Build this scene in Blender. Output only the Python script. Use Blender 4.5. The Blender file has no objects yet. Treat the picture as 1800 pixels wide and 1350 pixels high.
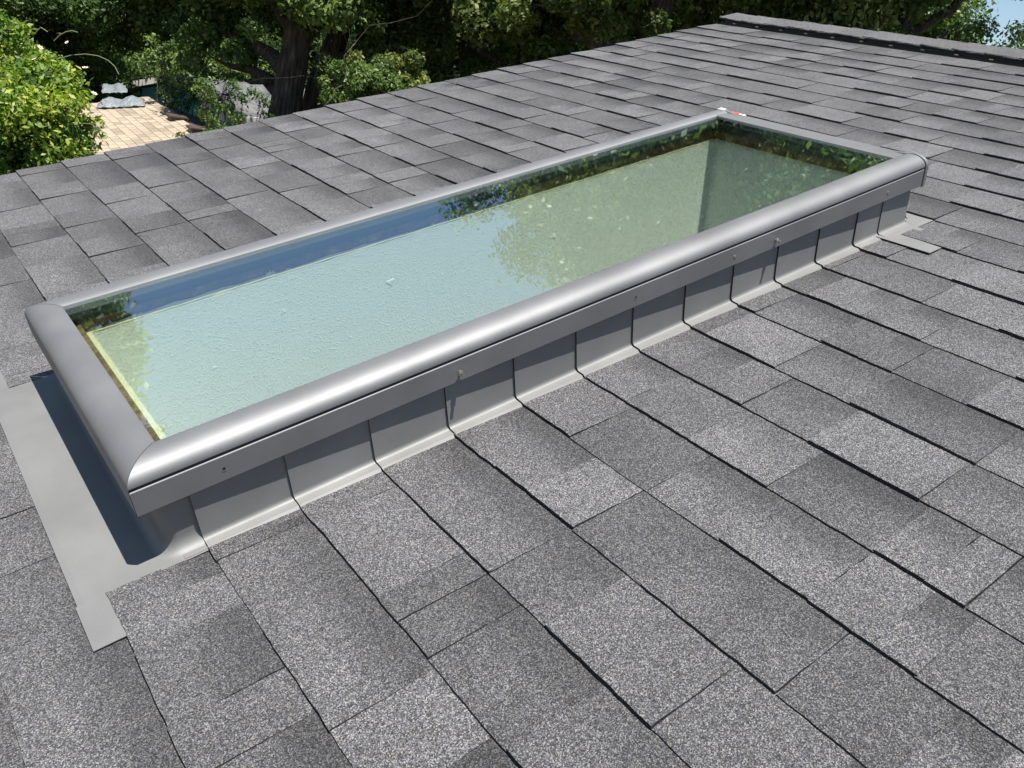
import bpy, bmesh, math, random
import numpy as np
from mathutils import Vector, Matrix
random.seed(7); rng = np.random.default_rng(7)
SC = bpy.context.scene
COL = SC.collection

# ------------------------------------------------------------------ camera
SL = math.atan(4/12); CS, SS = math.cos(SL), math.sin(SL)       # roof pitch 4:12
def W(a, b, n=0.0):                                             # roof coords (up-slope, towards rake, normal) -> world
    return Vector((-b, a*CS - n*SS, a*SS + n*CS))
CAM_L = (-0.16272, -1.03943, 0.83721)
R_ = np.array([[0.79876663, -0.59977351, -0.0473667], [-0.3525729, -0.40284524, -0.84463487], [0.48750817, 0.69136636, -0.53324322]])
FPX = 1487.8
CAMP = W(*CAM_L)
vr, vd, vf = (W(*R_[i]).normalized() for i in range(3))
cam = bpy.data.cameras.new('camera'); cam.sensor_width = 36; cam.lens = FPX/1800*36
cam.clip_start = 0.05; cam.clip_end = 3000
co = bpy.data.objects.new('camera', cam); COL.objects.link(co)
M = Matrix.Identity(4)
for i in range(3):
    M[i][0] = vr[i]; M[i][1] = -vd[i]; M[i][2] = -vf[i]; M[i][3] = CAMP[i]
co.matrix_world = M
SC.camera = co
def ray(px, py):                                                # direction of a photograph pixel (1800 x 1350)
    return (vr*((px-900)/FPX) + vd*((py-675)/FPX) + vf).normalized()
def at_h(px, py, dist):                                         # point at a horizontal distance
    d = ray(px, py); return CAMP + d*(dist/math.hypot(d.x, d.y))
def at_z(px, py, z):
    d = ray(px, py); return CAMP + d*((z-CAMP.z)/d.z)

# ------------------------------------------------------------------ light
SUN = W(0.22, -0.23, 1.0).normalized()
elev = math.asin(SUN.z); az = math.atan2(SUN.x, SUN.y)
world = bpy.data.worlds.new('World'); SC.world = world; world.use_nodes = True
nt = world.node_tree; bg = nt.nodes['Background']
sky = nt.nodes.new('ShaderNodeTexSky'); sky.sky_type = 'NISHITA'; sky.sun_disc = False
sky.sun_elevation = elev; sky.sun_rotation = az; sky.air_density = 1.1; sky.dust_density = 0.3; sky.ozone_density = 2.2
nt.links.new(sky.outputs[0], bg.inputs[0]); bg.inputs[1].default_value = 0.058
sl = bpy.data.lights.new('sun', 'SUN'); sl.energy = 4.6; sl.angle = math.radians(0.5); sl.color = (1.0, 0.965, 0.90)
so = bpy.data.objects.new('sun', sl); COL.objects.link(so)
so.rotation_euler = SUN.to_track_quat('Z', 'Y').to_euler(); so.location = (0, 0, 30)
SC.view_settings.view_transform = 'Standard'; SC.view_settings.look = 'None'
SC.view_settings.exposure = 1.2; SC.view_settings.gamma = 1.0
SC.render.engine = 'CYCLES'
SC.cycles.max_bounces = 8; SC.cycles.transparent_max_bounces = 16

# ------------------------------------------------------------------ helpers
def mesh(name, V, F, mats, fm=None, smooth=True, angle=32):
    me = bpy.data.meshes.new(name)
    me.from_pydata([tuple(v) for v in V], [], F)
    for m in (mats if isinstance(mats, (list, tuple)) else [mats]): me.materials.append(m)
    if fm: me.polygons.foreach_set('material_index', fm)
    if smooth:
        me.polygons.foreach_set('use_smooth', [True]*len(me.polygons)); me.set_sharp_from_angle(angle=math.radians(angle))
    me.update(); return me
def link(name, me, parent=None, loc=None):
    o = bpy.data.objects.new(name, me); COL.objects.link(o)
    if parent: o.parent = parent
    if loc is not None: o.location = loc
    return o
def tag(o, label=None, cat=None, group=None, kind=None):
    if label: o['label'] = label
    if cat: o['category'] = cat
    if group: o['group'] = group
    if kind: o['kind'] = kind
    return o
def empty(name, loc=(0, 0, 0), mat=None):
    o = bpy.data.objects.new(name, None); COL.objects.link(o); o.empty_display_size = .2
    if mat is not None: o.matrix_world = mat
    else: o.location = loc
    return o
ROOFM = Matrix.Identity(4)
for j, c in enumerate(((0, CS, SS), (-1, 0, 0), (0, -SS, CS))):
    for i in range(3): ROOFM[i][j] = c[i]
class MB:
    def __init__(s): s.V = []; s.F = []; s.M = []
    def add(s, V, F, m=0):
        o = len(s.V); s.V += [tuple(v) for v in V]; s.F += [tuple(i+o for i in f) for f in F]; s.M += [m]*len(F)
    def box(s, x0, x1, y0, y1, z0, z1, m=0):
        V = [(x, y, z) for x in (x0, x1) for y in (y0, y1) for z in (z0, z1)]
        s.add(V, [(0, 1, 3, 2), (4, 6, 7, 5), (0, 4, 5, 1), (2, 3, 7, 6), (0, 2, 6, 4), (1, 5, 7, 3)], m)
    def tube(s, pts, rad, n=8, m=0, cap=True):
        P = [Vector(p) for p in pts]; rings = []
        up = Vector((0.31, 0.2, 0.93)).normalized()
        for i, p in enumerate(P):
            t = (P[min(i+1, len(P)-1)]-P[max(i-1, 0)]).normalized()
            x = t.cross(up)
            if x.length < .05: x = t.cross(Vector((1, 0, 0)))
            x.normalize(); y = t.cross(x); r = rad[i] if hasattr(rad, '__len__') else rad
            rings.append([p + (x*math.cos(2*math.pi*k/n) + y*math.sin(2*math.pi*k/n))*r for k in range(n)])
        V = [v for r in rings for v in r]
        F = [(i*n+k, i*n+(k+1) % n, (i+1)*n+(k+1) % n, (i+1)*n+k) for i in range(len(P)-1) for k in range(n)]
        if cap: F += [tuple(range(n)), tuple((len(P)-1)*n+k for k in reversed(range(n)))]
        s.add(V, F, m)
    def sweep(s, prof, A, B, m=0, cap=True):                    # prof -> list of points at end A(p) and end B(p)
        n = len(prof); V = [A(p) for p in prof] + [B(p) for p in prof]
        F = [(i, (i+1) % n, n+(i+1) % n, n+i) for i in range(n)]
        if cap: F += [tuple(reversed(range(n))), tuple(range(n, 2*n))]
        s.add(V, F, m)
    def build(s, name, mats, parent=None, **k):
        me = mesh(name, s.V, s.F, mats, s.M, **k); 
        bm = bmesh.new(); bm.from_mesh(me); bmesh.ops.recalc_face_normals(bm, faces=bm.faces); bm.to_mesh(me); bm.free()
        return link(name, me, parent)
# ------------------------------------------------------------------ materials
def mat(name, col=(.5, .5, .5), rough=.6, metal=0.0, spec=.5):
    m = bpy.data.materials.new(name); m.use_nodes = True
    b = m.node_tree.nodes['Principled BSDF']
    b.inputs['Base Color'].default_value = (*col, 1); b.inputs['Roughness'].default_value = rough
    b.inputs['Metallic'].default_value = metal; b.inputs['Specular IOR Level'].default_value = spec
    return m
def N(m, t): return m.node_tree.nodes.new(t)
def L(m, a, b): m.node_tree.links.new(a, b)
def bs(m): return m.node_tree.nodes['Principled BSDF']
def coords(m): return N(m, 'ShaderNodeTexCoord').outputs['Object']
def noise(m, scale, detail=3, vec=None, rough=.5):
    n = N(m, 'ShaderNodeTexNoise'); n.inputs['Scale'].default_value = scale; n.inputs['Detail'].default_value = detail
    n.inputs['Roughness'].default_value = rough
    L(m, vec if vec is not None else coords(m), n.inputs['Vector']); return n.outputs['Fac']
def ramp(m, fac, stops):
    r = N(m, 'ShaderNodeValToRGB'); L(m, fac, r.inputs[0]); e = r.color_ramp.elements
    while len(e) < len(stops): e.new(.5)
    for k, (p, c) in enumerate(stops):
        e[k].position = p; e[k].color = (*c, 1) if hasattr(c, '__len__') else (c, c, c, 1)
    return r.outputs[0]
def mix(m, mode, fac, a, b):
    x = N(m, 'ShaderNodeMix'); x.data_type = 'RGBA'; x.blend_type = mode
    if hasattr(fac, 'links') or not isinstance(fac, (int, float)): L(m, fac, x.inputs[0])
    else: x.inputs[0].default_value = fac
    for i, v in ((6, a), (7, b)):
        if isinstance(v, (tuple, list)): x.inputs[i].default_value = (*v, 1)
        else: L(m, v, x.inputs[i])
    return x.outputs[2]
def bump(m, h, dist, strength=1.0):
    b = N(m, 'ShaderNodeBump'); b.inputs['Distance'].default_value = dist; b.inputs['Strength'].default_value = strength
    L(m, h, b.inputs['Height']); L(m, b.outputs[0], bs(m).inputs['Normal'])

def shingle_material(name, light=1.0, attr=True):
    m = mat(name, rough=.92, spec=.25); c = coords(m)
    bs(m).inputs['Sheen Weight'].default_value = .12; bs(m).inputs['Sheen Roughness'].default_value = .45
    vo = N(m, 'ShaderNodeTexVoronoi'); vo.inputs['Scale'].default_value = 760; vo.inputs['Randomness'].default_value = 1
    L(m, c, vo.inputs['Vector'])
    sep = N(m, 'ShaderNodeSeparateColor'); L(m, vo.outputs['Color'], sep.inputs[0])
    g = ramp(m, sep.outputs[0], [(0, (.038, .039, .041)), (.3, (.095, .096, .099)), (.55, (.180, .180, .184)), (.8, (.285, .284, .288)), (1, (.58, .57, .555))])
    tint = ramp(m, sep.outputs[1], [(0, (.92, .93, 1.06)), (.45, (1.0, .985, 1.0)), (.8, (1.0, .98, .96)), (1, (1.16, 1.04, .91))])
    g = mix(m, 'MULTIPLY', 1.0, g, tint)
    # clumping of the granules
    cl = ramp(m, noise(m, 95, 4, c, .65), [(.3, .86), (.7, 1.14)])
    g = mix(m, 'MULTIPLY', 1.0, g, cl)
    bl = ramp(m, noise(m, 5.5, 4, c, .6), [(.3, .86), (.7, 1.12)])
    g = mix(m, 'MULTIPLY', 1.0, g, bl)
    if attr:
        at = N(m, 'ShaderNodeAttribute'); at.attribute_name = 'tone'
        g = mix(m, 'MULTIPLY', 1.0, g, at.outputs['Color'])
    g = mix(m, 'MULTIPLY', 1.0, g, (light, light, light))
    L(m, g, bs(m).inputs['Base Color'])
    bump(m, vo.outputs['Distance'], .0012, .9)
    return m
M_SH = shingle_material('asphalt_shingle', .44)
M_ASPH = mat('asphalt_edge', (.02, .02, .021), .9)
L(M_ASPH, ramp(M_ASPH, noise(M_ASPH, 420, 2), [(.45, .010), (.62, .03), (.72, .12)]), bs(M_ASPH).inputs['Base Color'])
bump(M_ASPH, noise(M_ASPH, 300), .002)

def metal(name, col, rough=.36, met=.75):
    m = mat(name, col, rough, met)
    n1 = noise(m, 18, 4); r = N(m, 'ShaderNodeMapRange'); L(m, n1, r.inputs[0])
    r.inputs[3].default_value = rough-.05; r.inputs[4].default_value = rough+.09; L(m, r.outputs[0], bs(m).inputs['Roughness'])
    sp = ramp(m, noise(m, 420, 2), [(.0, .93), (.72, 1.0), (.78, 1.25)])
    dust = ramp(m, noise(m, 7, 5), [(.35, .88), (.7, 1.06)])
    L(m, mix(m, 'MULTIPLY', 1, mix(m, 'MULTIPLY', 1, col, sp), dust), bs(m).inputs['Base Color'])
    bump(m, noise(m, 900, 2), .00008)
    return m
M_FR = metal('painted_aluminium', (.185, .186, .190), .56, .58)
M_FL = metal('flashing_metal', (.190, .190, .186), .62, .45)
M_SCREW = mat('screw_metal', (.62, .58, .48), .3, 1)
M_RUB_GAP = mat('black_rubber_and_gap_shade', (.012, .012, .014), .5)
M_DARKFR = mat('dark_inner_frame', (.035, .042, .055), .35)
M_WOOD = mat('inner_wood', (.2, .12, .07), .6)
cw = ramp(M_WOOD, noise(M_WOOD, 22, 6, None, .7), [(.3, (.06, .035, .02)), (.5, (.20, .115, .06)), (.62, (.33, .22, .13)), (.75, (.5, .42, .32))])
L(M_WOOD, cw, bs(M_WOOD).inputs['Base Color'])
M_CAULK = mat('cream_caulk', (.82, .78, .58), .5)
M_WALL = mat('painted_drywall', (.91, .91, .86), .75)
nn = N(M_WALL, 'ShaderNodeTexNoise'); nn.inputs['Scale'].default_value = 230; nn.inputs['Detail'].default_value = 3; L(M_WALL, coords(M_WALL), nn.inputs['Vector'])
hh = ramp(M_WALL, nn.outputs['Fac'], [(.54, 0.0), (.66, 1.0)])
bump(M_WALL, hh, .0009, .7)
M_FLOOR = mat('room_floor', (.35, .22, .12), .5)

def glass_mat():
    m = bpy.data.materials.new('tinted_glass'); m.use_nodes = True; t = m.node_tree; t.nodes.clear()
    o = t.nodes.new('ShaderNodeOutputMaterial'); mx = t.nodes.new('ShaderNodeMixShader')
    tr = t.nodes.new('ShaderNodeBsdfTransparent'); tr.inputs[0].default_value = (.955, .995, .945, 1)
    gl = t.nodes.new('ShaderNodeBsdfGlossy'); gl.inputs['Roughness'].default_value = 0.0; gl.inputs[0].default_value = (.86, .97, 1, 1)
    lw = t.nodes.new('ShaderNodeLayerWeight'); p = t.nodes.new('ShaderNodeMath'); p.operation = 'POWER'; p.inputs[1].default_value = 3.5
    q = t.nodes.new('ShaderNodeMath'); q.operation = 'MULTIPLY_ADD'; q.inputs[1].default_value = .75; q.inputs[2].default_value = .23; q.use_clamp = True
    t.links.new(lw.outputs['Facing'], p.inputs[0]); t.links.new(p.outputs[0], q.inputs[0]); t.links.new(q.outputs[0], mx.inputs[0])
    t.links.new(tr.outputs[0], mx.inputs[1]); t.links.new(gl.outputs[0], mx.inputs[2]); t.links.new(mx.outputs[0], o.inputs[0])
    return m
M_GLASS = glass_mat()

# ------------------------------------------------------------------ the house and its roof
E = 0.143; RAKE = 2.208; BMIN = -4.2; KMIN, KMAX = -14, 24
RIDGE = 3.735
house = empty('house', mat=ROOFM.copy())
tag(house, 'near house under grey architectural shingles, its roof filling the foreground around the skylight', 'house')

def wob(x, s, seed): return math.sin(x*s+seed)*.5 + math.sin(x*s*2.3+seed*1.7)*.3 + math.sin(x*s*5.1+seed*3.1)*.2
SHV, SHF, SHM, SHT = [], [], [], []
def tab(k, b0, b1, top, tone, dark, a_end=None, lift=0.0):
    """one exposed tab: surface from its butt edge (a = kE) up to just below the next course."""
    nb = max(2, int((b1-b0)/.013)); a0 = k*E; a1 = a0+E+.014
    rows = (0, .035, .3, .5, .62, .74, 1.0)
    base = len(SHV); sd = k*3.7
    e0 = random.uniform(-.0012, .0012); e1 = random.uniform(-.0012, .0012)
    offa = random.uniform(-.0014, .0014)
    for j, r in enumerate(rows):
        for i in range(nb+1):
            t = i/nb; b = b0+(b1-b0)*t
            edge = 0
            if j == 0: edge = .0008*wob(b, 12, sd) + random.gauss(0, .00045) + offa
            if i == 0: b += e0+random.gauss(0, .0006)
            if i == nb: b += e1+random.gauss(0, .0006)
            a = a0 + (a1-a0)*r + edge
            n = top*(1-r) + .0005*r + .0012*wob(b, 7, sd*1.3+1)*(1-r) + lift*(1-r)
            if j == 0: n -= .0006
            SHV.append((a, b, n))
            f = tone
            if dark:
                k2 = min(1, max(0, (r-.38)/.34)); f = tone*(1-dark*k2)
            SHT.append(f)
    nr = len(rows); w = nb+1
    for j in range(nr-1):
        for i in range(nb):
            q = base+j*w+i; SHF.append((q, q+w, q+w+1, q+1)); SHM.append(0)
    # butt face (asphalt) down to the course below, side faces
    b2 = len(SHV)
    for i in range(nb+1):
        v = SHV[base+i]; SHV.append((v[0]+.001, v[1], -.006)); SHT.append(1)
    for i in range(nb): SHF.append((base+i, base+i+1, b2+i+1, b2+i)); SHM.append(1)
    for side in (0, nb):
        b3 = len(SHV)
        for j in range(nr):
            v = SHV[base+j*w+side]; SHV.append((v[0], v[1], v[2]-.007)); SHT.append(1)
        for j in range(nr-1):
            q = base+j*w+side; SHF.append((q, q+w, b3+j+1, b3+j) if side == 0 else (q+w, q, b3+j, b3+j+1)); SHM.append(1)

def clip(k, b0, b1):
    """the skylight opening removes the shingles of these courses"""
    if -1 <= k <= 12:
        lo, hi = (-.024, .668)
        if k == 12: lo = -.040
        out = []
        j = random.uniform(-.003, .003)
        if b0 < lo+j: out.append((b0, min(b1, lo+j)))
        if b1 > hi: out.append((max(b0, hi), b1))
        return [x for x in out if x[1]-x[0] > .006]
    return [(b0, b1)]
for k in range(KMIN, KMAX+1):
    b = RAKE + random.uniform(-.003, .003); raised = random.random() < .5
    first = True
    while b > BMIN:
        w = random.choice((.13, .15, .16, .17, .19, .22)) if raised else random.choice((.12, .14, .16, .18))
        if first: w *= random.uniform(.5, 1)
        first = False
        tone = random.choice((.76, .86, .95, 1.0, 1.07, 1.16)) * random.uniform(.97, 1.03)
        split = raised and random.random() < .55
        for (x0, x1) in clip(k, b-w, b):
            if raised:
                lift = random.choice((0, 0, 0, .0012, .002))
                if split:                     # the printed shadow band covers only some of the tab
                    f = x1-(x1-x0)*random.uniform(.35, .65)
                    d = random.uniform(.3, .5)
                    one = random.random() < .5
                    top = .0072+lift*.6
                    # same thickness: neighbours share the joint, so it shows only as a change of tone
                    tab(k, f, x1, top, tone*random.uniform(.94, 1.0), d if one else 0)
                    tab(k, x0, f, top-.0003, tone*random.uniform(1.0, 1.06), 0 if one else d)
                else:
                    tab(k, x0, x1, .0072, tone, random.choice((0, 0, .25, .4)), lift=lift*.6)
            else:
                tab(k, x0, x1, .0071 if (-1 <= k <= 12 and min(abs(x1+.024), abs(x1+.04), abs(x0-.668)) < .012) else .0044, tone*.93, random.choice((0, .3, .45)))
        b -= w
        raised = not raised if random.random() < .82 else raised
me = mesh('shingles', SHV, SHF, [M_SH, M_ASPH], SHM, smooth=False)
ca = me.color_attributes.new('tone', 'FLOAT_COLOR', 'POINT')
t4 = np.ones((len(SHT), 4), np.float32); t4[:, :3] = np.array(SHT, np.float32)[:, None]; ca.data.foreach_set('color', t4.ravel())
link('shingles', me, house)
def M_plain(name, col, rough=.7): return mat(name, col, rough)
M_DECK = mat('roof_deck', (.05, .05, .05), .9); M_TRIM = mat('white_trim', (.75, .74, .70), .5); M_STUCCO = mat('stucco', (.42, .38, .32), .9)
bump(M_STUCCO, noise(M_STUCCO, 60), .004)
d = MB()      # deck, pierced for the skylight
a_lo = KMIN*E+.02
for (x0, x1, y0, y1) in ((a_lo, RIDGE, BMIN, .0), (a_lo, RIDGE, .645, RAKE-.012), (a_lo, -.05, 0, .645), (1.787, RIDGE, 0, .645)):
    d.box(x0, x1, y0, y1, -.028, -.008)
d.build('roof_deck', M_DECK, house, smooth=False)
def rl(x, y, z):     # world point -> roof coordinates
    return ROOFM.transposed() @ Vector((x, y, z))
# far slope, walls, rake board (below and behind the visible slope)
ridge_w = W(RIDGE, 0, 0); half = ridge_w.y - W(a_lo, 0, 0).y
m2 = MB()
far_eave_y = ridge_w.y+half; ez = W(a_lo, 0, 0).z
x_l, x_r = -RAKE, -BMIN
P = [(x_l, ridge_w.y, ridge_w.z), (x_r, ridge_w.y, ridge_w.z), (x_r, far_eave_y, ez), (x_l, far_eave_y, ez)]
m2.add([rl(*p) for p in P] + [rl(p[0], p[1], p[2]-.02) for p in P], [(0, 1, 2, 3), (7, 6, 5, 4), (0, 3, 7, 4), (1, 5, 6, 2), (2, 6, 7, 3), (0, 4, 5, 1)])
M_SH2 = shingle_material('asphalt_shingle_back', .47, attr=False)
m2.build('far_roof_slope', M_SH2, house, smooth=False)
GZ = -5.2
wl = MB()
for xx in (x_l+.35, x_r-.35):
    pr = [(W(a_lo, 0).y+.5, GZ), (W(a_lo, 0).y+.5, ez-.05+.5*SS/CS), (ridge_w.y, ridge_w.z-.06), (far_eave_y-.5, ez-.05+.5*SS/CS), (far_eave_y-.5, GZ)]
    V = [rl(xx-.06, y, z) for y, z in pr] + [rl(xx+.06, y, z) for y, z in pr]; n = 5
    wl.add(V, [(0, 1, 2, 3, 4), (9, 8, 7, 6, 5)] + [(i, (i+1) % n, n+(i+1) % n, n+i) for i in range(n)])
for yy in (W(a_lo, 0).y+.5, far_eave_y-.5):
    V = [rl(x, y, z) for x in (x_l+.42, x_r-.42) for y in (yy-.06, yy+.06) for z in (GZ, ez-.05+.4*SS/CS)]
    wl.add(V, [(0, 1, 3, 2), (4, 6, 7, 5), (0, 4, 5, 1), (2, 3, 7, 6), (0, 2, 6, 4), (1, 5, 7, 3)])
wl.build('wall', M_STUCCO, house, smooth=False)
rb = MB(); rb.box(a_lo, RIDGE-.02, RAKE-.040, RAKE-.014, -.17, -.009); rb.build('rake_board', M_TRIM, house, smooth=False)
de = MB(); de.box(a_lo, RIDGE-.03, RAKE-.013, RAKE-.007, -.06, -.004); de.build('drip_edge', M_FL, house, smooth=False)
# room under the light shaft
rm = MB()
zr0, zr1 = W(0, 0).z-2.9, W(-.1, 0).z-.52
def room_quad(P): rm.add([rl(*p) for p in P], [(0, 1, 2, 3)])
X0, X1, Y0, Y1 = -1.75, 1.6, -1.2, 3.0
room_quad([(X0, Y0, zr0), (X1, Y0, zr0), (X1, Y1, zr0), (X0, Y1, zr0)])
for (p, q) in (((X0, Y0), (X1, Y0)), ((X1, Y0), (X1, Y1)), ((X1, Y1), (X0, Y1)), ((X0, Y1), (X0, Y0))):
    room_quad([(*p, zr0), (*q, zr0), (*q, q[1]*SS/CS-.12), (*p, p[1]*SS/CS-.12)])
rm.build('room', M_WALL, house, smooth=False)

# ridge vent with its cap shingles
M_VENT = mat('black_vent_plastic', (.012, .013, .015), .45)
ridge_vent = MB()
ridge_vent.sweep([(3.592, .001), (3.592, .010), (3.603, .0105), (3.609, .025), (RIDGE-.002, .028), (RIDGE-.002, .001)],
                 lambda p: (p[0], RAKE-.045, p[1]), lambda p: (p[0], BMIN, p[1]))
V = [(3.605, .031), (RIDGE, .037)]
rv = ridge_vent.build('ridge_vent', M_VENT, house, smooth=False)
fins = MB()
b = RAKE-.05
while b > BMIN:
    fins.box(3.6045, 3.6105, b-.002, b, .0105, .024); b -= .02
fins.build('vent_fins', M_VENT, rv, smooth=False)
nail = MB(); nail.box(-.006, .006, -.009, .009, 0, .004)
nail0 = None; b = RAKE-.12; cnt = 0
while b > -2.6:
    if nail0 is None: o = nail.build('nail', M_SCREW, rv); nail0 = o
    else: o = nail0.copy(); COL.objects.link(o); o.parent = rv
    o.location = (3.598+random.uniform(-.002, .002), b, .0102); b -= .152 + random.uniform(-.004, .004); cnt += 1
cap0s = []
b = RAKE-.015; i = 0
while b > BMIN:
    c = MB(); wd = .30; nb = 14
    sd = random.uniform(0, 9); V = []; top = .046+random.uniform(-.001, .002)
    for r_, (aa, hh_) in enumerate(((3.594, .0255), (3.596, .0285), (RIDGE-.07, .0305), (RIDGE, .031))):
        for q in range(nb+1):
            t = q/nb; bb = b-wd*t
            aj = (.004*wob(bb, 18, sd)+random.gauss(0, .0008)) if r_ < 2 else 0
            V.append((aa+aj, bb, hh_+.006*(1-t)+.001*wob(bb, 14, sd)))
    F = [(r*(nb+1)+q, (r+1)*(nb+1)+q, (r+1)*(nb+1)+q+1, r*(nb+1)+q+1) for r in range(3) for q in range(nb)]
    c.add(V, F)
    # far flap of the cap, down the other slope
    V2 = [V[3*(nb+1)+q] for q in range(nb+1)]; dd = rl(0, CS*.15, -SS*.15)-rl(0, 0, 0)
    V3 = [tuple(Vector(v)+dd) for v in V2]
    c.add(V2+V3, [(q, nb+1+q, nb+2+q, q+1) for q in range(nb)])
    c.add([V[r*(nb+1)] for r in range(4)] + [(V[r*(nb+1)][0], V[r*(nb+1)][1], V[r*(nb+1)][2]-.006) for r in range(4)], [(r, r+1, r+5, r+4) for r in range(3)], 1)
    c.add(V[:nb+1]+[(v[0]+.001, v[1], v[2]-.006) for v in V[:nb+1]], [(q, q+1, nb+2+q, nb+1+q) for q in range(nb)], 1)
    me = mesh('cap_shingle', c.V, c.F, [M_SH, M_ASPH], c.M, smooth=False)
    ca = me.color_attributes.new('tone', 'FLOAT_COLOR', 'POINT'); tn = random.uniform(.9, 1.12)
    ca.data.foreach_set('color', np.tile([tn, tn, tn, 1], len(c.V)).astype(np.float32))
    link('cap_shingle', me, rv); b -= .143

# ------------------------------------------------------------------ the skylight
sk = empty('skylight', mat=ROOFM.copy())
tag(sk, 'long rectangular roof skylight with rounded grey metal frame and green tinted glass', 'skylight')
B0, B1, A0, A1 = -.015, .660, -.073, 1.812
def arc(cx, cz, rx, rz, t0, t1, n): return [(cx+rx*math.cos(math.radians(t0+(t1-t0)*i/n)), cz+rz*math.sin(math.radians(t0+(t1-t0)*i/n))) for i in range(n+1)]
curve = arc(.036, .1435, .036, .0235, 180, 90, 14) + [(.046, .1665), (.054, .1648), (.0595, .1622), (.060, .1600), (.058, .140), (.030, .128)]
prof_side = [(.014, .0955), (.002, .0955), (0, .0975), (0, .1365), (.0012, .1378), (.006, .1384), (.006, .1425), (.001, .1428)] + curve + [(.020, .110)]
prof_front = [(.014, .092), (.004, .092), (.0015, .094), (0, .10), (-.0005, .125)] + curve + [(.020, .110)]
g = .0008
f = MB(); f.sweep(prof_side, lambda p: (A0+p[0]+g, B0+p[0], p[1]), lambda p: (A1, B0+p[0], p[1])); fr1 = f.build('frame_rail', M_FR, sk)
f = MB(); f.sweep(prof_side, lambda p: (A0+p[0]+g, B1-p[0], p[1]), lambda p: (A1, B1-p[0], p[1])); f.build('frame_rail', M_FR, sk)
f = MB(); f.sweep(prof_front, lambda p: (A0+p[0], B0+p[0]+g, p[1]), lambda p: (A0+p[0], B1-p[0]-g, p[1])); f.build('frame_rail', M_FR, sk)
# head rail: a flat strip over the glass and a cap plate that follows the side profile
f = MB()
hp = [(1.766, .1595), (1.767, .1630), (1.771, .1640), (1.790, .1640), (A1+.001, .1620), (A1+.001, .110), (1.80, .110), (1.80, .1595)]
f.sweep(hp, lambda p: (p[0], B0+.046, p[1]), lambda p: (p[0], B1-.046, p[1]))
f.build('head_rail', M_FR, sk)
f = MB()
outer = [(0, .094), (-.002, .094), (-.002, .1435)] + arc(.036, .1435, .038, .0245, 180, 90, 14)
pts = [(B0+x, z) for x, z in outer] + [(B1-x, z) for x, z in reversed(outer)]
# the crown between the two side rails drops to the head strip
k1 = len(outer); pts = pts[:k1] + [(B0+.06, .164), (B0+.09, .1615), (B1-.09, .1615), (B1-.06, .164)] + pts[k1:]
f.sweep(pts, lambda p: (A1+.0025, p[0], p[1]), lambda p: (A1+.013, p[0], p[1]))
f.build('end_cap', M_FR, sk)
# little joint clip at the far head corner and a scrap of red and white tape
f = MB()
for i in range(3): f.box(A1-.006+i*.006, A1-.003+i*.006, B1-.046, B1-.026, .165, .1700)
f.build('corner_clip', M_TRIM, sk)
M_RED = mat('red_tape', (.75, .08, .07), .5)
f = MB(); f.box(A1+.008, A1+.018, .568, .598, .1622, .1632); f.box(A1+.008, A1+.016, .545, .567, .1622, .1630, 1)
f.build('tape_label', [M_RED, M_TRIM], sk, smooth=False)
# glass, gasket, inner frame, ledge, shaft
GA0, GA1, GB0, GB1 = -.020, 1.775, .040, .606
f = MB(); f.box(GA0-.004, GA1+.004, GB0-.004, GB1+.004, .1530, .1590); f.build('glass', M_GLASS, sk, smooth=False)
def ring(o, i, z0, z1, name, m, jag=0, zi=None):      # flat rectangular ring, o/i = (a0,a1,b0,b1)
    r = MB(); 
    def loop(R, z, J=0):
        P = []
        for (p, q) in (((R[0], R[2]), (R[1], R[2])), ((R[1], R[2]), (R[1], R[3])), ((R[1], R[3]), (R[0], R[3])), ((R[0], R[3]), (R[0], R[2]))):
            n = 90 if abs(p[0]-q[0]) > abs(p[1]-q[1]) else 32
            for s in range(n):
                t = s/n; j1, j2 = (J*wob(t*10, 5, 2), J*wob(t*10, 7, 5)) if 0 < s else (0, 0)
                P.append((p[0]+(q[0]-p[0])*t + j1, p[1]+(q[1]-p[1])*t + j2, z + J*.6*wob(t*9, 9, 1)))
        return P
    A, Bq, Cq, D = loop(o, z1), loop(i, z1, jag), loop(i, z0), loop(o, z0); n = len(A)
    for U, Vv in ((A, Bq), (Bq, Cq), (Cq, D), (D, A)):
        r.add(U+Vv, [(s, (s+1) % n, n+(s+1) % n, n+s) for s in range(n)])
    return r.build(name, m, sk, smooth=False)
ring((-.040, 1.79, .012, .632), (-.0145, 1.768, .041, .602), .1592, .1603, 'gasket', M_RUB_GAP)
ring((-.044, 1.785, .008, .640), (-.0125, 1.778, .036, .613), .126, .1528, 'inner_frame', M_DARKFR)
ring((-.045, 1.786, .007, .641), (-.0085, 1.780, .030, .617), .115, .1255, 'inner_frame', M_DARKFR)
ring((-.046, 1.787, .006, .642), (.006, 1.783, .024, .619), .0955, .1145, 'wood_lining', M_WOOD)
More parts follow.
